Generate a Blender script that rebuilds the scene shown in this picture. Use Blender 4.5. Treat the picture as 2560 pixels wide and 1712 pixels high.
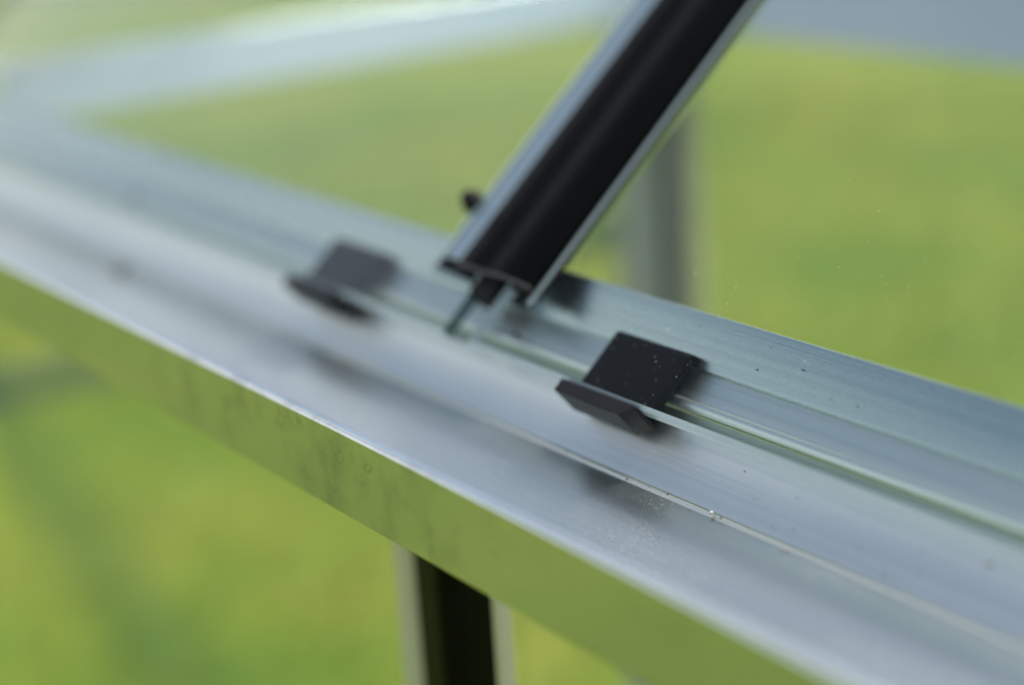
import bpy, bmesh, math, random
import numpy as np
from mathutils import Vector, Matrix

for o in list(bpy.data.objects):
    bpy.data.objects.remove(o)
scene = bpy.context.scene
C = scene.collection
MM = 0.001
random.seed(4)

# ------------------------------------------------------------------ camera
cam_d = bpy.data.cameras.new("camera")
cam = bpy.data.objects.new("camera", cam_d)
C.objects.link(cam)
scene.camera = cam
Rv = Vector((0.5974557, 0.79959946, -0.06072391))
Uv = Vector((-0.21820124, 0.23497127, 0.94719413))
Fv = Vector((-0.77164429, 0.5526565, -0.31485852))
m = Matrix((Rv, Uv, -Fv)).transposed().to_4x4()
m.translation = Vector((295.4, -165.6, 128.65)) * MM
cam.matrix_world = m
cam_d.sensor_width = 36
cam_d.lens = 60
cam_d.clip_start = 0.01
cam_d.clip_end = 500
cam_d.dof.use_dof = True
cam_d.dof.focus_distance = 0.361
cam_d.dof.aperture_fstop = 3.9

# ------------------------------------------------------------------ light
SUN_DIR = Vector((0.16, 0.56, 0.80)).normalized()          # towards the sun
world = bpy.data.worlds.new("World")
scene.world = world
world.use_nodes = True
wn = world.node_tree.nodes
wl = world.node_tree.links
sky = wn.new("ShaderNodeTexSky")
sky.sky_type = 'NISHITA'
sky.sun_disc = False
sky.sun_elevation = math.asin(SUN_DIR.z)
sky.sun_rotation = math.atan2(SUN_DIR.x, SUN_DIR.y)
sky.air_density = 1.0
sky.dust_density = 1.6
sky.ozone_density = 0.3
# broken cloud added over the unseen sky, seed picked to light the gutter metal
wtc = wn.new("ShaderNodeTexCoord")
wcl = wn.new("ShaderNodeTexNoise")
wcl.noise_dimensions = '4D'
wcl.inputs["W"].default_value = 8.5
wcl.inputs["Scale"].default_value = 2.2
wcl.inputs["Detail"].default_value = 5.0
wcl.inputs["Roughness"].default_value = 0.55
wl.new(wtc.outputs["Generated"], wcl.inputs["Vector"])
wrp = wn.new("ShaderNodeValToRGB")
wrp.color_ramp.elements[0].position = 0.45
wrp.color_ramp.elements[0].color = (0.06, 0.06, 0.06, 1)
wrp.color_ramp.elements[1].position = 0.60
wrp.color_ramp.elements[1].color = (0.85, 0.85, 0.85, 1)
wl.new(wcl.outputs[0], wrp.inputs[0])
wmx = wn.new("ShaderNodeMix")
wmx.data_type = 'RGBA'
wl.new(wrp.outputs[0], wmx.inputs[0])
wl.new(sky.outputs[0], wmx.inputs[6])
wmx.inputs[7].default_value = (7.6, 7.6, 7.5, 1)
wl.new(wmx.outputs[2], wn["Background"].inputs[0])
wn["Background"].inputs[1].default_value = 0.05
sun_d = bpy.data.lights.new("sun", 'SUN')
sun_d.energy = 2.3
sun_d.angle = math.radians(12)
sun_d.color = (1.0, 0.95, 0.87)
sun = bpy.data.objects.new("sun", sun_d)
C.objects.link(sun)
sun.rotation_euler = SUN_DIR.to_track_quat('Z', 'Y').to_euler()

scene.view_settings.view_transform = 'Standard'
scene.view_settings.look = 'None'
scene.view_settings.exposure = 1.76
scene.view_settings.gamma = 1
scene.view_settings.use_curve_mapping = False
scene.cycles.max_bounces = 8
scene.cycles.transparent_max_bounces = 12
scene.cycles.sample_clamp_indirect = 8
scene.cycles.use_denoising = True

# ------------------------------------------------------------------ helpers
TH = math.radians(39.55)
CT, ST = math.cos(TH), math.sin(TH)
GY, GZ = 56.4, -2.2                       # lower front edge of the roof glass


def so(s, off):
    """along the roof slope, off its outer glass face -> (y, z) in mm"""
    return (GY + s * CT - off * ST, GZ + s * ST + off * CT)


def tag(o, label=None, cat=None, group=None, kind=None):
    for k, v in (("label", label), ("category", cat), ("group", group), ("kind", kind)):
        if v:
            o[k] = v
    return o


def link(name, me, mat, parent=None):
    o = bpy.data.objects.new(name, me)
    C.objects.link(o)
    for mt in (mat if isinstance(mat, (list, tuple)) else [mat]):
        me.materials.append(mt)
    if parent:
        o.parent = parent
    return o


def empty(name, loc=(0, 0, 0)):
    o = bpy.data.objects.new(name, None)
    o.empty_display_size = 0.02
    C.objects.link(o)
    o.location = loc
    return o


def finish(name, bm, mat, parent, bevel, seg=2, smooth=True):
    bmesh.ops.recalc_face_normals(bm, faces=bm.faces)
    me = bpy.data.meshes.new(name)
    bm.to_mesh(me)
    bm.free()
    if smooth:
        for p in me.polygons:
            p.use_smooth = True
        me.set_sharp_from_angle(angle=math.radians(28))
    o = link(name, me, mat, parent)
    if bevel:
        b = o.modifiers.new("bevel", 'BEVEL')
        b.width = bevel * MM
        b.segments = seg
        b.limit_method = 'ANGLE'
        b.angle_limit = math.radians(20)
        b.harden_normals = True
    return o


def extrude(name, pts, x0, x1, mat, parent=None, bevel=0.25, seg=2, nx=1):
    """closed (y,z) outline in mm carried along X"""
    bm = bmesh.new()
    rings = []
    for i in range(nx + 1):
        x = x0 + (x1 - x0) * i / nx
        rings.append([bm.verts.new((x * MM, y * MM, z * MM)) for y, z in pts])
    n = len(pts)
    for a, b in zip(rings[:-1], rings[1:]):
        for i in range(n):
            bm.faces.new((a[i], a[(i + 1) % n], b[(i + 1) % n], b[i]))
    bm.faces.new(rings[0])
    bm.faces.new(rings[-1][::-1])
    return finish(name, bm, mat, parent, bevel, seg)


def slope_bar(name, pts, s0, s1, mat, parent=None, bevel=0.25, seg=2):
    """closed (x, off) outline in mm carried up the roof slope"""
    bm = bmesh.new()
    rings = []
    for s in (s0, s1):
        rg = []
        for x, off in pts:
            y, z = so(s, off)
            rg.append(bm.verts.new((x * MM, y * MM, z * MM)))
        rings.append(rg)
    n = len(pts)
    a, b = rings
    for i in range(n):
        bm.faces.new((a[i], a[(i + 1) % n], b[(i + 1) % n], b[i]))
    bm.faces.new(a)
    bm.faces.new(b[::-1])
    return finish(name, bm, mat, parent, bevel, seg)


def upright(name, pts, z0, z1, mat, parent=None, bevel=0.3, seg=2):
    """closed (x, y) outline in mm carried up Z"""
    bm = bmesh.new()
    a = [bm.verts.new((x * MM, y * MM, z0 * MM)) for x, y in pts]
    b = [bm.verts.new((x * MM, y * MM, z1 * MM)) for x, y in pts]
    n = len(pts)
    for i in range(n):
        bm.faces.new((a[i], a[(i + 1) % n], b[(i + 1) % n], b[i]))
    bm.faces.new(a)
    bm.faces.new(b[::-1])
    return finish(name, bm, mat, parent, bevel, seg)


def sheet(pts, t):
    """polyline -> closed outline, thickness t laid on the left side of travel"""
    n = len(pts)
    off = []
    for i in range(n):
        ds = []
        if i > 0:
            ds.append(Vector(pts[i]) - Vector(pts[i - 1]))
        if i < n - 1:
            ds.append(Vector(pts[i + 1]) - Vector(pts[i]))
        ns = [Vector((-d.y, d.x)).normalized() for d in ds]
        nn = sum(ns, Vector((0, 0))).normalized()
        k = t / max(0.4, nn.dot(ns[0]))
        off.append((pts[i][0] + nn.x * k, pts[i][1] + nn.y * k))
    return list(pts) + off[::-1]


# ------------------------------------------------------------------ materials
def new_mat(name):
    mt = bpy.data.materials.new(name)
    mt.use_nodes = True
    nt = mt.node_tree
    return mt, nt, nt.nodes["Principled BSDF"]


class NB:
    def __init__(self, nt):
        self.nt = nt

    def n(self, typ, **kw):
        nd = self.nt.nodes.new(typ)
        for k, v in kw.items():
            if k.startswith("i_"):
                key = k[2:]
                key = int(key) if key.isdigit() else key.replace("_", " ")
                nd.inputs[key].default_value = v
            else:
                setattr(nd, k, v)
        return nd

    def l(self, a, b):
        self.nt.links.new(a, b)

    def coord(self, scale):
        tc = self.n("ShaderNodeTexCoord")
        mp = self.n("ShaderNodeMapping")
        mp.inputs["Scale"].default_value = scale
        self.l(tc.outputs["Object"], mp.inputs[0])
        return mp.outputs[0]

    def ramp(self, src, stops):
        r = self.n("ShaderNodeValToRGB")
        el = r.color_ramp.elements
        while len(el) < len(stops):
            el.new(0.5)
        for e, (p, c) in zip(el, stops):
            e.position = p
            e.color = c if len(c) == 4 else (*c, 1)
        self.l(src, r.inputs[0])
        return r.outputs[0]

    def math(self, op, a, b=None):
        nd = self.n("ShaderNodeMath", operation=op)
        for i, v in enumerate((a, b)):
            if v is None:
                continue
            if isinstance(v, (int, float)):
                nd.inputs[i].default_value = v
            else:
                self.l(v, nd.inputs[i])
        return nd.outputs[0]

    def mix(self, fac, a, b):
        nd = self.n("ShaderNodeMix", data_type='RGBA')
        for i, v in ((0, fac), (6, a), (7, b)):
            if isinstance(v, (int, float)):
                nd.inputs[i].default_value = v
            elif isinstance(v, tuple):
                nd.inputs[i].default_value = v if len(v) == 4 else (*v, 1)
            else:
                self.l(v, nd.inputs[i])
        return nd.outputs[2]


def G(v):
    return (v, v, v)


def aluminium(name, base=(0.72, 0.74, 0.76), rough=0.22, streak=0.06, axis='X', grain=0.0, stains=0.0, aniso=0.3, bump=0.12, metallic=1.0):
    mt, nt, bs = new_mat(name)
    b = NB(nt)
    sc = {'X': (6, 2600, 2600), 'Z': (2600, 2600, 6)}[axis]
    st = b.n("ShaderNodeTexNoise", i_Scale=1.0, i_Detail=4.0, i_Roughness=0.65)
    b.l(b.coord(sc), st.inputs["Vector"])
    dl = b.n("ShaderNodeTexNoise", i_Scale=1.0, i_Detail=3.0, i_Roughness=0.6)
    b.l(b.coord({'X': (3, 900, 900), 'Z': (900, 900, 3)}[axis]), dl.inputs["Vector"])
    cl = b.n("ShaderNodeTexNoise", i_Scale=22.0, i_Detail=5.0, i_Roughness=0.6)
    b.l(b.coord((0.5, 1, 1)), cl.inputs["Vector"])
    fi = b.n("ShaderNodeTexNoise", i_Scale=3200.0, i_Detail=2.0)
    b.l(b.coord((1, 1, 1)), fi.inputs["Vector"])
    r = b.math('ADD', b.math('MULTIPLY', b.math('SUBTRACT', st.outputs[0], 0.5), streak * 2), rough)
    r = b.math('ADD', r, b.math('MULTIPLY', b.math('SUBTRACT', cl.outputs[0], 0.5), 0.16))
    col = b.mix(b.math('MULTIPLY', st.outputs[0], 0.5), tuple(c * 1.04 for c in base), tuple(c * 0.86 for c in base))
    col = b.mix(b.ramp(dl.outputs[0], [(0.42, G(0)), (0.68, G(min(1.0, streak * 2.2)))]), col, tuple(c * 0.62 for c in base))
    # oxidised cloudy patches
    ox = b.ramp(cl.outputs[0], [(0.52, G(0)), (0.75, G(1))])
    col = b.mix(b.math('MULTIPLY', ox, 0.25), col, tuple(c * 0.82 for c in base))
    met = None
    if stains:
        # dried water marks: rings and blots
        vo = b.n("ShaderNodeTexVoronoi", i_Scale=150.0)
        wob = b.n("ShaderNodeTexNoise", i_Scale=420.0, i_Detail=3.0)
        cc = b.coord((1, 1, 1.0))
        b.l(cc, wob.inputs["Vector"])
        mx = b.n("ShaderNodeMix", data_type='RGBA', blend_type='LINEAR_LIGHT')
        mx.inputs[0].default_value = 0.0022
        b.l(cc, mx.inputs[6])
        b.l(wob.outputs["Color"], mx.inputs[7])
        b.l(mx.outputs[2], vo.inputs["Vector"])
        sep = b.n("ShaderNodeSeparateColor")
        b.l(vo.outputs["Color"], sep.inputs[0])
        rad = b.math('ADD', b.math('MULTIPLY', sep.outputs[0], 0.20), 0.10)
        dd = b.math('ABSOLUTE', b.math('SUBTRACT', vo.outputs["Distance"], rad))
        ring = b.ramp(dd, [(0.0, G(1)), (0.045, G(0))])
        keep = b.ramp(sep.outputs[1], [(0.48, G(0)), (0.56, G(1))])
        big = b.n("ShaderNodeTexNoise", i_Scale=16.0, i_Detail=2.0)
        b.l(cc, big.inputs["Vector"])
        sx = b.n("ShaderNodeSeparateXYZ")
        b.l(cc, sx.inputs[0])
        near = b.ramp(b.math('ABSOLUTE', b.math('ADD', sx.outputs[0], 0.018)), [(0.045, G(1)), (0.085, G(0.2))])
        zone = b.math('MULTIPLY', b.ramp(big.outputs[0], [(0.30, G(0.2)), (0.52, G(1))]), near)
        rm = b.math('MULTIPLY', b.math('MULTIPLY', ring, keep), zone)
        col = b.mix(b.math('MULTIPLY', rm, 0.6 * stains), col, (0.16, 0.17, 0.17))
        blot = b.n("ShaderNodeTexNoise", i_Scale=75.0, i_Detail=6.0, i_Roughness=0.7)
        b.l(b.coord((0.7, 1, 0.6)), blot.inputs["Vector"])
        bl = b.ramp(blot.outputs[0], [(0.48, G(0)), (0.66, G(1))])
        bl = b.math('MULTIPLY', bl, zone)
        col = b.mix(b.math('MULTIPLY', bl, 0.65 * stains), col, (0.30, 0.32, 0.33))
        r = b.math('ADD', r, b.math('MULTIPLY', bl, 0.10))
    if grain:
        gr = b.ramp(fi.outputs[0], [(0.50, G(0)), (0.72, G(1))])
        wide = b.n("ShaderNodeTexNoise", i_Scale=30.0, i_Detail=3.0)
        b.l(b.coord((0.5, 1, 1)), wide.inputs["Vector"])
        wz = b.ramp(wide.outputs[0], [(0.4, G(0.25)), (0.62, G(1))])
        gg = b.math('MULTIPLY', b.math('MULTIPLY', gr, wz), grain)
        col = b.mix(gg, col, (0.62, 0.64, 0.65))
        r = b.math('ADD', r, b.math('MULTIPLY', gg, 0.35))
        met = b.math('SUBTRACT', 1.0, b.math('MULTIPLY', gg, 0.8))
    b.l(col, bs.inputs["Base Color"])
    b.l(r, bs.inputs["Roughness"])
    bs.inputs["Metallic"].default_value = metallic
    if met is not None:
        b.l(met, bs.inputs["Metallic"])
    bs.inputs["Anisotropic"].default_value = aniso
    bp = b.n("ShaderNodeBump", i_Strength=bump, i_Distance=0.00006)
    hh = b.math('ADD', b.math('ADD', st.outputs[0], b.math('MULTIPLY', dl.outputs[0], 1.2)), b.math('MULTIPLY', fi.outputs[0], 0.25 + grain * 1.5))
    b.l(hh, bp.inputs["Height"])
    b.l(bp.outputs[0], bs.inputs["Normal"])
    return mt


def black_plastic(name, base=0.012, rough=0.42, specks=0.5, axis_streak=False, spec=0.5):
    mt, nt, bs = new_mat(name)
    b = NB(nt)
    vo = b.n("ShaderNodeTexVoronoi", i_Scale=520.0)
    b.l(b.coord((1, 1, 1)), vo.inputs["Vector"])
    sep = b.n("ShaderNodeSeparateColor")
    b.l(vo.outputs["Color"], sep.inputs[0])
    sz = b.math('MULTIPLY', b.math('POWER', sep.outputs[0], 10.0), 0.13)
    dot = b.math('LESS_THAN', vo.outputs["Distance"], sz)
    cl = b.n("ShaderNodeTexNoise", i_Scale=60.0, i_Detail=6.0, i_Roughness=0.7)
    b.l(b.coord((1, 1, 1)), cl.inputs["Vector"])
    col = b.mix(cl.outputs[0], G(base * 0.7), (base * 1.3, base * 1.3, base * 1.45))
    col = b.mix(b.math('MULTIPLY', dot, specks), col, (0.36, 0.34, 0.30))
    b.l(col, bs.inputs["Base Color"])
    b.l(b.math('ADD', b.math('MULTIPLY', cl.outputs[0], 0.2), rough - 0.1), bs.inputs["Roughness"])
    bs.inputs["Specular IOR Level"].default_value = spec
    fi = b.n("ShaderNodeTexNoise", i_Scale=2600.0 if not axis_streak else 1.0, i_Detail=3.0)
    b.l(b.coord((1, 1, 1) if not axis_streak else (1400, 30, 30)), fi.inputs["Vector"])
    bp = b.n("ShaderNodeBump", i_Strength=0.12, i_Distance=0.00008)
    b.l(fi.outputs[0], bp.inputs["Height"])
    b.l(bp.outputs[0], bs.inputs["Normal"])
    return mt


def glass_sheet(name, tint=(0.955, 0.975, 0.965), dust=0.004, haze=0.0):
    """slab faces: Fresnel mirror over clear glass, a dust film, painted haze and small specks"""
    mt, nt, bs = new_mat(name)
    nt.nodes.remove(bs)
    b = NB(nt)
    out = nt.nodes["Material Output"]
    tr = b.n("ShaderNodeBsdfTransparent")
    tr.inputs[0].default_value = (*tint, 1)
    gl = b.n("ShaderNodeBsdfGlossy")
    gl.inputs["Roughness"].default_value = 0.02
    lw = b.n("ShaderNodeLayerWeight", i_Blend=0.5)
    f5 = b.math('POWER', lw.outputs["Facing"], 5.0)
    fr = b.math('ADD', b.math('MULTIPLY', f5, 0.95), 0.005)
    m1 = b.n("ShaderNodeMixShader")
    b.l(fr, m1.inputs[0])
    b.l(tr.outputs[0], m1.inputs[1])
    b.l(gl.outputs[0], m1.inputs[2])
    df = b.n("ShaderNodeBsdfDiffuse")
    df.inputs[0].default_value = (0.62, 0.68, 0.74, 1)
    co = b.coord((1, 1, 1))
    tot = None
    for sc_, thr, p in ((430.0, 0.115, 9.0), (900.0, 0.13, 5.0)):
        vo = b.n("ShaderNodeTexVoronoi", i_Scale=sc_)
        b.l(co, vo.inputs["Vector"])
        sep = b.n("ShaderNodeSeparateColor")
        b.l(vo.outputs["Color"], sep.inputs[0])
        d = b.math('LESS_THAN', vo.outputs["Distance"], b.math('MULTIPLY', b.math('POWER', sep.outputs[0], p), thr))
        tot = d if tot is None else b.math('MAXIMUM', tot, d)
    cl = b.n("ShaderNodeTexNoise", i_Scale=18.0, i_Detail=4.0, i_Roughness=0.6)
    b.l(b.coord((1, 1, 1)), cl.inputs["Vector"])
    zone = b.ramp(cl.outputs[0], [(0.40, G(0)), (0.62, G(1))])
    dots = b.math('MULTIPLY', b.math('MULTIPLY', tot, zone), 0.55)
    film = b.math('ADD', b.math('MULTIPLY', cl.outputs[0], dust), haze)
    m2 = b.n("ShaderNodeMixShader")
    b.l(b.math('MAXIMUM', dots, film), m2.inputs[0])
    b.l(m1.outputs[0], m2.inputs[1])
    b.l(df.outputs[0], m2.inputs[2])
    b.l(m2.outputs[0], out.inputs[0])
    return mt


def glass_edge(name, c0=(0.34, 0.43, 0.46), c1=(0.56, 0.64, 0.66)):
    mt, nt, bs = new_mat(name)
    b = NB(nt)
    bs.inputs["Base Color"].default_value = (0.20, 0.27, 0.30, 1)
    bs.inputs["Roughness"].default_value = 0.22
    bs.inputs["Specular IOR Level"].default_value = 0.8
    bs.inputs["Transmission Weight"].default_value = 0.2
    bs.inputs["Coat Weight"].default_value = 0.5
    nz = b.n("ShaderNodeTexNoise", i_Scale=1.0, i_Detail=3.0)
    b.l(b.coord((25, 1800, 1800)), nz.inputs["Vector"])
    col = b.mix(nz.outputs[0], c0, c1)
    b.l(col, bs.inputs["Base Color"])
    return mt


def lawn_material(name):
    mt, nt, bs = new_mat(name)
    b = NB(nt)
    co = b.coord((1, 1, 1))
    n1 = b.n("ShaderNodeTexNoise", i_Scale=1.7, i_Detail=3.0, i_Roughness=0.55)
    n2 = b.n("ShaderNodeTexNoise", i_Scale=5.5, i_Detail=4.0, i_Roughness=0.6)
    n3 = b.n("ShaderNodeTexNoise", i_Scale=90.0, i_Detail=4.0, i_Roughness=0.7)
    for q in (n1, n2, n3):
        b.l(co, q.inputs["Vector"])
    f = b.math('ADD', b.math('MULTIPLY', n1.outputs[0], 0.55), b.math('MULTIPLY', n2.outputs[0], 0.45))
    col = b.ramp(f, [(0.40, (0.072, 0.140, 0.008)), (0.50, (0.128, 0.178, 0.014)), (0.60, (0.178, 0.200, 0.022))])
    col = b.mix(b.math('MULTIPLY', b.math('SUBTRACT', n3.outputs[0], 0.35), 0.9), col, (0.050, 0.085, 0.010))
    # soft shadow strip painted into the grass colour: distance from the line through (-2.49, 0.73) and (-1.48, 0.55)
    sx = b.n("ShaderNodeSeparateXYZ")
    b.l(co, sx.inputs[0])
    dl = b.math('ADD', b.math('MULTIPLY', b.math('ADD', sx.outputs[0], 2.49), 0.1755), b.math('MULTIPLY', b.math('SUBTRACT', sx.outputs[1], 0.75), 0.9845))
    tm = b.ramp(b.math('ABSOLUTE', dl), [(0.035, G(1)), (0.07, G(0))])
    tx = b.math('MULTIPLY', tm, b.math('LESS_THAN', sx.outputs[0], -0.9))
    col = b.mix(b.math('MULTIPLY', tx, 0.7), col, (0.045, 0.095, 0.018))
    b.l(col, bs.inputs["Base Color"])
    bs.inputs["Roughness"].default_value = 0.75
    bs.inputs["Specular IOR Level"].default_value = 0.25
    bp = b.n("ShaderNodeBump", i_Strength=0.5, i_Distance=0.02)
    b.l(n3.outputs[0], bp.inputs["Height"])
    b.l(bp.outputs[0], bs.inputs["Normal"])
    return mt


def blade_material(name):
    mt, nt, bs = new_mat(name)
    b = NB(nt)
    oi = b.n("ShaderNodeTexNoise", i_Scale=14.0, i_Detail=3.0)
    b.l(b.coord((1, 1, 1)), oi.inputs["Vector"])
    col = b.ramp(oi.outputs[0], [(0.35, (0.080, 0.145, 0.012)), (0.5, (0.120, 0.165, 0.018)), (0.66, (0.17, 0.18, 0.04))])
    b.l(col, bs.inputs["Base Color"])
    bs.inputs["Roughness"].default_value = 0.5
    return mt


def path_material(name):
    mt, nt, bs = new_mat(name)
    b = NB(nt)
    n1 = b.n("ShaderNodeTexNoise", i_Scale=7.0, i_Detail=6.0, i_Roughness=0.65)
    b.l(b.coord((1, 1, 1)), n1.inputs["Vector"])
    col = b.ramp(n1.outputs[0], [(0.35, (0.27, 0.27, 0.26)), (0.65, (0.42, 0.42, 0.40))])
    b.l(col, bs.inputs["Base Color"])
    bs.inputs["Roughness"].default_value = 0.9
    return mt


def crumb_material(name, c0, c1):
    mt, nt, bs = new_mat(name)
    b = NB(nt)
    n1 = b.n("ShaderNodeTexNoise", i_Scale=300.0, i_Detail=2.0)
    b.l(b.coord((1, 1, 1)), n1.inputs["Vector"])
    b.l(b.ramp(n1.outputs[0], [(0.4, c0), (0.6, c1)]), bs.inputs["Base Color"])
    bs.inputs["Roughness"].default_value = 0.85
    return mt


M = dict(
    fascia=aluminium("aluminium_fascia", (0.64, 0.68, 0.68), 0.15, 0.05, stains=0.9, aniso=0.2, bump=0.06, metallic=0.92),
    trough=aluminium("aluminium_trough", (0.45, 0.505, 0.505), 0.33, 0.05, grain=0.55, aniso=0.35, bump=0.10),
    sill=aluminium("aluminium_sill", (0.67, 0.72, 0.69), 0.38, 0.12, grain=0.05, aniso=0.0, bump=0.25),
    back=aluminium("aluminium_upright", (0.45, 0.53, 0.53), 0.26, 0.09, grain=0.05, aniso=0.5, bump=0.30),
    bead=aluminium("aluminium_bead", (0.60, 0.62, 0.62), 0.5, 0.05, aniso=0.0, bump=0.05),
    palepost=aluminium("weathered_post", (0.42, 0.43, 0.45), 0.5, 0.05, axis='Z', aniso=0.0, bump=0.05, metallic=0.2),
    postrub=black_plastic("post_rubber", 0.003, 0.34, 0.03, spec=0.04),
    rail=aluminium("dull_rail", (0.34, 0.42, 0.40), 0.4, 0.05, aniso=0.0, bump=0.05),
    bar=aluminium("aluminium_bar", (0.58, 0.66, 0.62), 0.24, 0.05, aniso=0.2, bump=0.05),
    postm=aluminium("aluminium_post", (0.62, 0.59, 0.54), 0.5,  0.05, axis='Z', aniso=0.2, bump=0.05, metallic=0.45),
    clip=black_plastic("clip_plastic", 0.003, 0.36, 0.25, spec=0.08),
    flange=black_plastic("clip_flange", 0.007, 0.45, 0.35, spec=0.26),
    rubber=black_plastic("rubber_black", 0.0022, 0.36, 0.04, axis_streak=True, spec=0.04),
    brownrim=black_plastic("rubber_rim", 0.035, 0.6, 0.1),
    gasket=black_plastic("gasket_black", 0.005, 0.6, 0.05, spec=0.2),
    glass=glass_sheet("roof_glass"),
    hazed=glass_sheet("hazed_roof_glass", dust=0.025, haze=0.018),  # heavier pale film stands in for sky reflected by the left pane
    wglass=glass_sheet("wall_glass", dust=0.01),
    gedge=glass_edge("glass_edge"),
    gside=glass_edge("glass_side_edge", (0.035, 0.075, 0.065), (0.10, 0.16, 0.14)),
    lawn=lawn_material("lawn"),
    blade=blade_material("grass_blade"),
    path=path_material("path_stone"),
    brown=crumb_material("crumb_brown", (0.05, 0.035, 0.02), (0.16, 0.11, 0.06)),
    pale=crumb_material("crumb_pale", (0.35, 0.35, 0.30), (0.65, 0.65, 0.58)),
)

# ------------------------------------------------------------------ ground
GROUND = -0.90
me = bpy.data.meshes.new("lawn")
N = 40
vs, fs = [], []
for i in range(N + 1):
    for j in range(N + 1):
        u = (i / N * 2 - 1)
        v = (j / N * 2 - 1)
        x = math.copysign(abs(u) ** 2.2, u) * 70
        y = math.copysign(abs(v) ** 2.2, v) * 70
        vs.append((x, y, 0.03 * math.sin(x * 0.7 + 1) * math.cos(y * 0.6) * min(1, (abs(x) + abs(y)) / 3)))
for i in range(N):
    for j in range(N):
        a = i * (N + 1) + j
        fs.append((a, a + N + 1, a + N + 2, a + 1))
me.from_pydata(vs, [], fs)
for p in me.polygons:
    p.use_smooth = True
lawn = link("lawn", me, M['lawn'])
lawn.location.z = GROUND
tag(lawn, "sunlit yellow-green lawn spreading under and behind the greenhouse", "lawn", kind="structure")

me = bpy.data.meshes.new("path")
pd = Vector((0.80, 0.60, 0))
pn = Vector((-0.60, 0.80, 0)) 
c0 = Vector((-8.7, 4.9, 0))
q = [c0 - pd * 14, c0 + pd * 14, c0 + pd * 14 + pn * 1.6, c0 - pd * 14 + pn * 1.6]
me.from_pydata([(v.x, v.y, GROUND + h) for h in (-0.05, 0.05) for v in q], [], [(3, 2, 1, 0), (4, 5, 6, 7), (0, 1, 5, 4), (1, 2, 6, 5), (2, 3, 7, 6), (3, 0, 4, 7)])
pth = link("path", me, M['path'])
tag(pth, "pale grey garden path far across the lawn at the top left", "path", kind="structure")

rng = np.random.default_rng(7)
NBL = 60000
ang = rng.uniform(0, 2 * np.pi, NBL)
rad = 0.45 + 4.8 * rng.uniform(0, 1, NBL) ** 0.75
bx = rad * np.cos(ang)
by = rad * np.sin(ang)
bh = rng.uniform(0.025, 0.06, NBL)
bw = rng.uniform(0.0025, 0.005, NBL)
ba = rng.uniform(0, np.pi, NBL)
lx = rng.normal(0, 0.018, NBL)
ly = rng.normal(0, 0.018, NBL)
V = np.zeros((NBL, 3, 3))
z0 = GROUND + 0.03 * np.sin(bx * 0.7 + 1) * np.cos(by * 0.6) * np.minimum(1, (abs(bx) + abs(by)) / 3) - 0.004
V[:, 0] = np.stack([bx - bw * np.cos(ba), by - bw * np.sin(ba), z0], 1)
V[:, 1] = np.stack([bx + bw * np.cos(ba), by + bw * np.sin(ba), z0], 1)
V[:, 2] = np.stack([bx + lx, by + ly, z0 + bh], 1)
me = bpy.data.meshes.new("grass")
me.vertices.add(NBL * 3)
me.vertices.foreach_set("co", V.reshape(-1))
me.loops.add(NBL * 3)
me.loops.foreach_set("vertex_index", np.arange(NBL * 3, dtype=np.int32))
me.polygons.add(NBL)
me.polygons.foreach_set("loop_start", np.arange(0, NBL * 3, 3, dtype=np.int32))
me.update()
me.validate()
grass = link("grass", me, M['blade'])
tag(grass, "short grass blades of the lawn around the greenhouse", "grass", kind="stuff")

# ------------------------------------------------------------------ near eave gutter
X0, X1 = -480.0, 470.0
gut = empty("eave_gutter", (0, 0, 0))
tag(gut, "long mill-finish aluminium eave gutter running through the whole picture in front", "gutter")
extrude("fascia", [(0.0, -19.6), (0.0, -0.9), (0.3, -0.25), (0.9, 0.0), (2.3, 0.0), (2.8, -0.4), (3.0, -1.0), (3.0, -13.0),
                   (1.7, -14.2), (1.7, -18.2), (3.2, -18.9), (3.2, -19.9), (0.35, -20.1)], X0, X1, M['fascia'], gut, 0.12)
L3 = so(-12.0, -11.0)
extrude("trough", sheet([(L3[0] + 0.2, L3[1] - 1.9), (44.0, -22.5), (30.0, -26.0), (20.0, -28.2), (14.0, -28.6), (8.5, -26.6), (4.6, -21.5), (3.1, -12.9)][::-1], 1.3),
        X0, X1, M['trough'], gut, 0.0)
extrude("crease_bead", [(L3[0] - 0.7, L3[1] - 0.9), (L3[0] - 0.45, L3[1] - 0.05), (L3[0] - 0.1, L3[1] + 0.12), (L3[0] + 0.25, L3[1] - 0.05), (L3[0] + 0.5, L3[1] - 1.0)],
        X0, X1, M['bead'], gut, 0.0)
extrude("glazing_sill", sheet([so(-11.6, -11.2), so(-8.5, -11.15), so(-5, -10.85), so(-1.5, -10.3), so(3.2, -9.25)], -1.4), X0, X1, M['sill'], gut, 0.0)
extrude("drip_ledge", sheet([so(6.5, -9.6), so(6.7, -8.8), so(7.2, -8.3), so(7.8, -8.05), so(8.5, -8.1), so(9.0, -8.5), so(9.3, -9.0), so(16.1, -8.8)], -1.2),
        X0, X1, M['sill'], gut, 0.0)
extrude("upright", [so(16.15, -10.4), so(16.15, -7.6), so(17.0, -7.2), so(28.2, -4.4), so(28.6, -4.9), so(28.4, -5.9), so(17.5, -10.0)], X0, X1, M['back'], gut, 0.15)
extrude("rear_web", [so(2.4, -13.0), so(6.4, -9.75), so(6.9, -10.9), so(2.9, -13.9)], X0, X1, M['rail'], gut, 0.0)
extrude("wall_channel", [(58.5, -40), (58.5, -22.0), (60.5, -22.0), (60.5, -40)], X0, X1, M['back'], gut, 0.15)

# ------------------------------------------------------------------ roof glass
XB = -39.0                                # centre line of the roof bar


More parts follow.
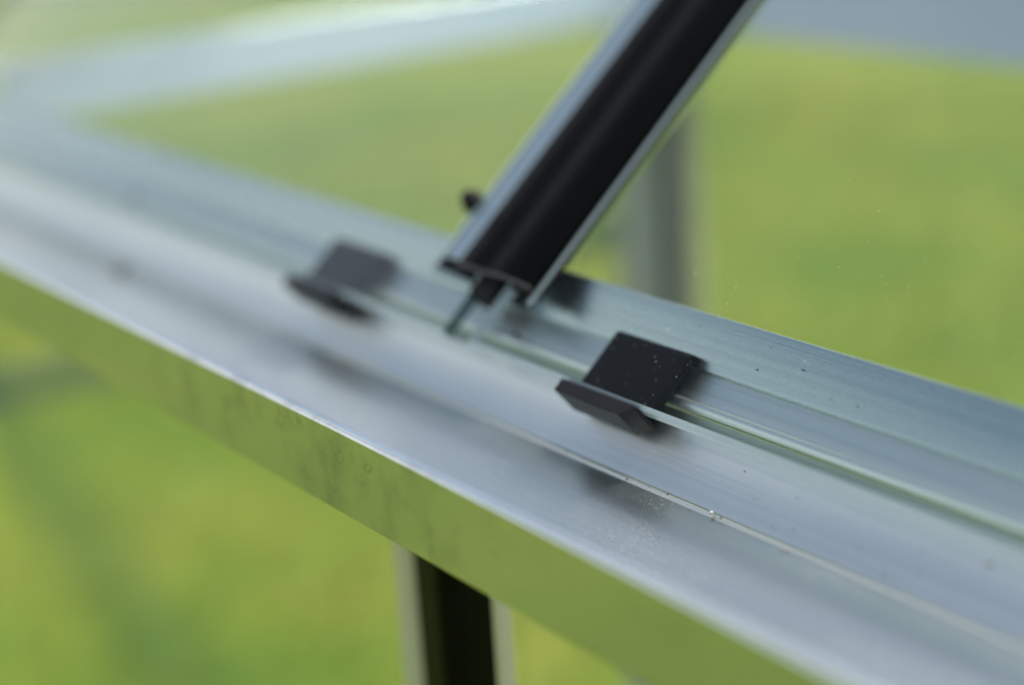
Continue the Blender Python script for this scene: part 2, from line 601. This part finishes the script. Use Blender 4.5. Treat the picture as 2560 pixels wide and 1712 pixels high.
def pane(name, x0, x1, s0, s1, label, mat):
    bm = bmesh.new()
    CH = 0.9                                             # ground arris along the lower edge
    prof = [(s0, -CH), (s0 + CH, 0.0), (s1, 0.0), (s1, -3.6), (s0 + 0.4, -3.6), (s0, -3.2)]
    ra, rb = [], []
    for s, off in prof:
        y, z = so(s, off)
        ra.append(bm.verts.new((x0 * MM, y * MM, z * MM)))
        rb.append(bm.verts.new((x1 * MM, y * MM, z * MM)))
    n = len(prof)
    for i in range(n):
        f = bm.faces.new((ra[i], ra[(i + 1) % n], rb[(i + 1) % n], rb[i]))
        f.material_index = 0 if i in (1, 3) else 1
    for rr in (ra, rb[::-1]):
        f = bm.faces.new(rr)
        f.material_index = 2 if x0 < -100 else 1
    o = finish(name, bm, [mat, M['gedge'], M['gside']], None, 0, smooth=False)
    tag(o, label, "glass pane", "roof panes")
    return o


RIDGE = 262.0
pane("glass_pane", XB + 5.0, 330, 0, RIDGE, "clear glass pane with fine dust specks sloping up right of the black bar", M['glass'])
pane("glass_pane", -480, XB - 6.0, 0.6, RIDGE, "hazy glass pane sloping up left of the black bar", M['hazed'])


# ------------------------------------------------------------------ glazing clips
def make_clip(label):
    t = empty("glazing_clip")
    tag(t, label, "clip", "black clips under the lower glass edge")
    W = 25.6
    body = extrude("body", [so(-0.8, -3.8), so(16.6, -3.8), so(17.6, -4.3), so(18.4, -6.6), so(18.4, -8.0), so(16.9, -8.0), so(16.7, -6.4),
                            so(9.0, -6.4), so(-0.4, -6.4)], 0.6, W, M['clip'], t, 0.3)
    bm = bmesh.new()
    plan = [(0.0, -3.5), (W - 3.0, -3.5), (W + 0.2, -1.0), (W + 0.2, -0.15), (0.0, -0.15)]
    low, top = [], []
    for x, s in plan:
        y, z = so(s + 0.1, -7.7)
        low.append(bm.verts.new((x * MM, y * MM, z * MM)))
        y, z = so(s, 0.9)
        top.append(bm.verts.new((x * MM, y * MM, z * MM)))
    n = len(plan)
    for i in range(n):
        bm.faces.new((low[i], low[(i + 1) % n], top[(i + 1) % n], top[i]))
    bm.faces.new(low[::-1])
    bm.faces.new(top)
    finish("flange", bm, M['flange'], t, 0.35, 3)
    return t


def copy_tree(o, parent=None):
    c = o.copy()
    C.objects.link(c)
    c.parent = parent
    for ch in o.children:
        copy_tree(ch, c)
    return c


clip = make_clip("sharp black plastic glass clip to the right of the glazing bar")
clip.location.x = 4.8 * MM
clip2 = copy_tree(clip)
clip2.location.x = -120.3 * MM
clip2["label"] = "blurred black plastic glass clip to the left of the glazing bar"

# ------------------------------------------------------------------ roof glazing bar
bar = empty("glazing_bar", (XB * MM, 0.072, 0.012))
tag(bar, "roof glazing bar with wide black rubber cap between aluminium edges", "glazing bar")
inv = Matrix.Translation(-Vector(bar.location))


def bpart(name, pts, s0, s1, mat, bevel=0.25, seg=2):
    o = slope_bar(name, [(XB + x, off) for x, off in pts], s0, s1, mat, bar, bevel, seg)
    o.matrix_parent_inverse = inv
    return o


bpart("side_rail", [(-23.0, 0.9), (-23.0, 2.4), (-22.0, 3.6), (-20.7, 3.8), (-20.5, 2.4), (-19.9, 2.4), (-19.7, 3.5), (-14.3, 3.4), (-14.0, 2.8), (-14.0, 0.9)],
      19.0, RIDGE, M['bar'], 0.2)
bpart("side_rail", [(17.2, 0.9), (17.2, 1.4), (17.5, 1.6), (18.1, 1.5), (18.6, 1.2), (18.6, 0.9)], 14.0, RIDGE, M['rail'], 0.1)
cap = []
for i in range(13):
    u = i / 12
    x = -13.9 + 31.0 * u
    cap.append((x, 3.1 + 2.0 * math.sin(math.pi * u) ** 0.8 - 1.1 * math.exp(-((u - 0.42) / 0.16) ** 2)))
bpart("rubber_cap", cap + [(17.1, 1.9)] + [(-13.9 + 31.0 * u, 1.9 + 0.9 * math.sin(math.pi * u)) for u in (0.8, 0.6, 0.4, 0.2)] + [(-13.9, 1.9)], 18.0, RIDGE, M['rubber'], 0.0)
bpart("cap_rim", [(x, o_ + 0.15) for x, o_ in cap] + [(x, o_ - 0.75) for x, o_ in cap[::-1]], 17.3, 17.95, M['brownrim'], 0.0)
bpart("gasket", [(-24.0, 0.05), (-24.6, 0.5), (-24.0, 1.0), (-12.5, 0.85), (-7.5, 0.85), (-7.5, 0.05)], 15.5, RIDGE, M['gasket'], 0.2)
bpart("gasket", [(7.0, 0.05), (7.0, 0.85), (19.2, 0.85), (19.6, 0.4), (19.2, 0.05)], 17.0, RIDGE, M['gasket'], 0.2)
bpart("web", [(-2.2, -9.5), (-2.2, 1.2), (2.2, 1.2), (2.2, -9.5)], 30.0, RIDGE, M['bar'], 0.3)
bpart("base_flange", [(-12.0, -7.2), (-12.0, -5.8), (-2.4, -5.8), (-2.4, -7.2)], 30.0, RIDGE, M['bar'], 0.2)
bpart("base_flange", [(2.4, -7.2), (2.4, -5.8), (12.0, -5.8), (12.0, -7.2)], 30.0, RIDGE, M['bar'], 0.2)
bpart("end_plate", [(-23.2, 1.2), (-22.6, 3.0), (-20.5, 3.2), (-6.4, 1.6), (-6.4, 0.2), (-9.0, 0.1)], 14.4, 15.3, M['rail'], 0.15)
# black gasket tongue left hanging in the slot between the two panes
bpart("gasket_tongue", [(-5.2, -4.5), (-5.2, 1.6), (4.2, 1.6), (4.2, -4.5)], 12.0, RIDGE, M['gasket'], 0.6)

# bolt with a black cap nut beside the bar
bm = bmesh.new()
bmesh.ops.create_cone(bm, cap_ends=True, segments=6, radius1=3.3 * MM, radius2=3.3 * MM, depth=3.6 * MM)
bmesh.ops.create_uvsphere(bm, u_segments=16, v_segments=8, radius=2.5 * MM, matrix=Matrix.Translation((0, 0, 2.2 * MM)))
nut = finish("cap_nut", bm, M['gasket'], bar, 0.3)
y, z = so(36.0, 2.6)
nut.matrix_parent_inverse = inv
nut.rotation_euler = (TH, 0, 0)
nut.location = ((XB - 24.8) * MM, y * MM, z * MM)

# ridge beam carrying bar and panes above the picture
ry, rz = so(RIDGE + 2.0, -2)
ridge = extrude("ridge_beam", [(ry - 9, rz - 14), (ry - 9, rz + 3), (ry, rz + 9), (ry + 9, rz + 3), (ry + 9, rz - 14)], X0, X1, M['bar'], None, 0.6)
tag(ridge, "aluminium ridge beam at the top of the sloping panes", "ridge beam")

# ------------------------------------------------------------------ near wall post and its panes
post = empty("glazing_post", (-37.5 * MM, 0.05, GROUND))
tag(post, "upright black-faced aluminium wall post below the front gutter", "post")
invp = Matrix.Translation(-Vector(post.location))
PX = -37.5


def ppart(name, pts, z0, z1, mat, bevel=0.3):
    o = upright(name, [(PX + x, yy) for x, yy in pts], z0, z1, mat, post, bevel)
    o.matrix_parent_inverse = invp
    return o


ZB = GROUND / MM
ppart("side_rail", [(-24.5, 47.0), (-17.5, 46.2), (-15.5, 48.0), (-15.5, 51.0), (-24.5, 51.0)], ZB, -30.5, M['postm'])
ppart("side_rail", [(19.2, 48.5), (20.5, 47.0), (23.0, 47.0), (23.0, 51.0), (19.2, 51.0)], ZB, -30.5, M['postm'])
ppart("rubber_cap", [(-15.4, 47.6), (-9.5, 46.4), (-4.0, 45.4), (-2.0, 44.9), (0.5, 44.9), (3.0, 45.8), (10.0, 47.2), (19.1, 47.6), (19.1, 50.6), (-15.4, 50.6)], ZB, -30.5, M['postrub'], 0.3)
ppart("web", [(-2, 51.0), (2, 51.0), (2, 64.0), (-2, 64.0)], ZB, -40, M['postm'])


def wall_pane(x0, x1, label):
    bm = bmesh.new()
    bmesh.ops.create_cube(bm, size=1)
    for v in bm.verts:
        v.co = Vector(((x0 + x1) / 2 * MM + v.co.x * (x1 - x0) * MM, 0.0532 + v.co.y * 0.003, (ZB + 60 - 31) / 2 * MM + v.co.z * (-31 - ZB - 60) * MM))
    o = finish("glass_pane", bm, M['wglass'], None, 0, smooth=False)
    tag(o, label, "glass pane", "wall panes")


wall_pane(-397, PX - 3, "clear upright wall pane below the gutter left of the black post")
wall_pane(PX + 3, 330, "clear upright wall pane below the gutter right of the black post")

# ------------------------------------------------------------------ far gable and opposite eave
XG = -404.0


def gable_rail(name, z0, z1, y0, y1, label, mat, lean):
    t = empty(name, (XG * MM, (y0 + y1) / 2 * MM, z0 * MM))
    tag(t, label, "rail", "far gable rails")
    inv_ = Matrix.Translation(-Vector(t.location))
    tilt = (z1 - z0) * lean
    for nm, prof in (("face", [(0, z0), (-tilt, z1), (-tilt - 2, z1), (-2.5, z0)]), ("toe", [(-8, z0), (-8, z0 + 2), (-2.8, z0 + 2), (-2.8, z0)])):
        bm = bmesh.new()
        ra = [bm.verts.new(((XG + x) * MM, y0 * MM, z * MM)) for x, z in prof]
        rb = [bm.verts.new(((XG + x) * MM, y1 * MM, z * MM)) for x, z in prof]
        for i in range(4):
            bm.faces.new((ra[i], ra[(i + 1) % 4], rb[(i + 1) % 4], rb[i]))
        bm.faces.new(ra)
        bm.faces.new(rb[::-1])
        o = finish(nm, bm, mat if nm == 'face' else M['rail'], t, 0.4)
        o.matrix_parent_inverse = inv_
    return t


gable_rail("gable_rail", 2, 27, 82, 448, "blurred pale aluminium gable rail at eave height crossing upper left", M['bar'], 0.25)
gable_rail("gable_rail", -122, -101, 40, 424, "blurred lower gable rail half hidden behind the gutter", M['rail'], 0.0)

corner = empty("corner_post", (XG * MM, 0.445, GROUND))
tag(corner, "blurred aluminium corner post standing behind the right-hand pane", "post")
invc = Matrix.Translation(-Vector(corner.location))
for nm, pts, mt in (("leg", [(XG - 4, 412), (XG + 2, 412), (XG + 2, 450), (XG - 4, 450)], M['palepost']),
                    ("leg", [(XG + 2.2, 448), (XG + 22, 448), (XG + 22, 452), (XG + 2.2, 452)], M['postm']),
                    ("gasket", [(XG + 2.2, 444), (XG + 6, 444), (XG + 6, 447.8), (XG + 2.2, 447.8)], M['gasket'])):
    o = upright(nm, pts, ZB, -1, mt, corner)
    o.matrix_parent_inverse = invc

far = empty("eave_gutter", (0, 0.47, 0))
tag(far, "blurred pale aluminium eave gutter on the far side at the top right", "gutter")
invf = Matrix.Translation(-Vector(far.location))
for nm, pts, mt in (("upright", [(454, -6), (480, 36), (482, 36), (456.5, -6)], M['sill']),
                    ("trough", [(457.0, -6), (458.2, -4), (506, -4), (506, -6)], M['trough']),
                    ("fascia", [(506.2, -6), (506.2, 17), (508.5, 17), (508.5, -6)], M['fascia'])):
    o = extrude(nm, pts, X0, X1, mt, far, 0.3)
    o.matrix_parent_inverse = invf

# ------------------------------------------------------------------ crumbs of dirt
def crumbs(name, items, mat, label):
    bm = bmesh.new()
    for (x, y, z), r in items:
        mtx = Matrix.Translation((x * MM, y * MM, z * MM)) @ Matrix.Rotation(random.uniform(0, 6), 4, 'Z') @ Matrix.Diagonal((r * MM * random.uniform(0.8, 1.6), r * MM, r * MM * 0.6, 1))
        g = bmesh.ops.create_icosphere(bm, subdivisions=1, radius=1, matrix=mtx)
        for v in g["verts"]:
            v.co += Vector((random.uniform(-1, 1), random.uniform(-1, 1), random.uniform(-1, 1))) * r * MM * 0.25
    o = finish(name, bm, mat, None, 0)
    tag(o, label, "dirt", kind="stuff")
    return o


def trough_z(y):
    P = [(20, -26.9), (30, -24.7), (44, -21.2), (54, -18.9)]
    for (a, b_), (c, d) in zip(P[:-1], P[1:]):
        if a <= y <= c:
            return b_ + (d - b_) * (y - a) / (c - a)
    return P[-1][1]


it, ip = [], []
for k in range(45):
    y = random.uniform(31, 53)
    it.append(((random.uniform(-30, 110), y, trough_z(y) + 0.1), random.choice((0.06, 0.08, 0.1, 0.14))))
for k in range(12):
    y, z = so(-12.6 + random.uniform(-0.5, 0.8), -10.7)
    (it if k % 8 else ip).append(((random.gauss(45, 28), y, z), random.uniform(0.1, 0.34)))
for k in range(12):
    s = random.uniform(-10, -1)
    y, z = so(s, -10.85 + max(0, s + 5) * 0.17 + 0.1)
    it.append(((random.uniform(0, 120), y, z), random.uniform(0.1, 0.25)))
for k in range(8):
    s = random.uniform(18, 27)
    y, z = so(s, -7.0 + (s - 17) * 0.25 + 0.1)
    it.append(((random.uniform(20, 110), y, z), random.uniform(0.12, 0.25)))
for k in range(60):
    y = random.uniform(31, 48)
    ip.append(((random.uniform(0, 90), y, trough_z(y) + 0.05), random.uniform(0.04, 0.1)))
for k in range(60):
    s = abs(random.gauss(0, 45)) + 4
    y, z = so(s, 0.04)
    ip.append(((random.gauss(35 + s * 0.35, 26), y, z), random.choice((0.05, 0.06, 0.07, 0.09, 0.13))))
y, z = so(10.0, -8.7)
for k in range(5):
    it.append(((-252 + random.uniform(-3, 3), y + random.uniform(-1, 1), z), random.uniform(0.8, 1.6)))
for k in range(7):
    yy = random.uniform(44, 53)
    it.append(((-226 + (50 - yy) * 1.6 + random.uniform(-4, 4), yy, trough_z(yy) + 0.1), random.uniform(0.9, 1.8)))
y, z = so(9.5, -8.6)
it.append(((-31.0, y, z), 0.9))
for xx, ss in ((119.3, -0.6), (57.3, -1.2)):
    y, z = so(ss, -10.1)
    it.append(((xx, y, z), 0.5 if xx > 100 else 0.22))
for xx, ss, rr in ((20.5, 34.6, 0.34), (34.1, 34.0, 0.16)):
    y, z = so(ss, 0.05)
    ip.append(((xx, y, z), rr))
crumbs("dirt_crumbs", it, M['brown'], "tiny brown dirt crumbs lying in the gutter crease")
crumbs("dust_specks", ip, M['pale'], "tiny pale dust specks on glass and gutter")
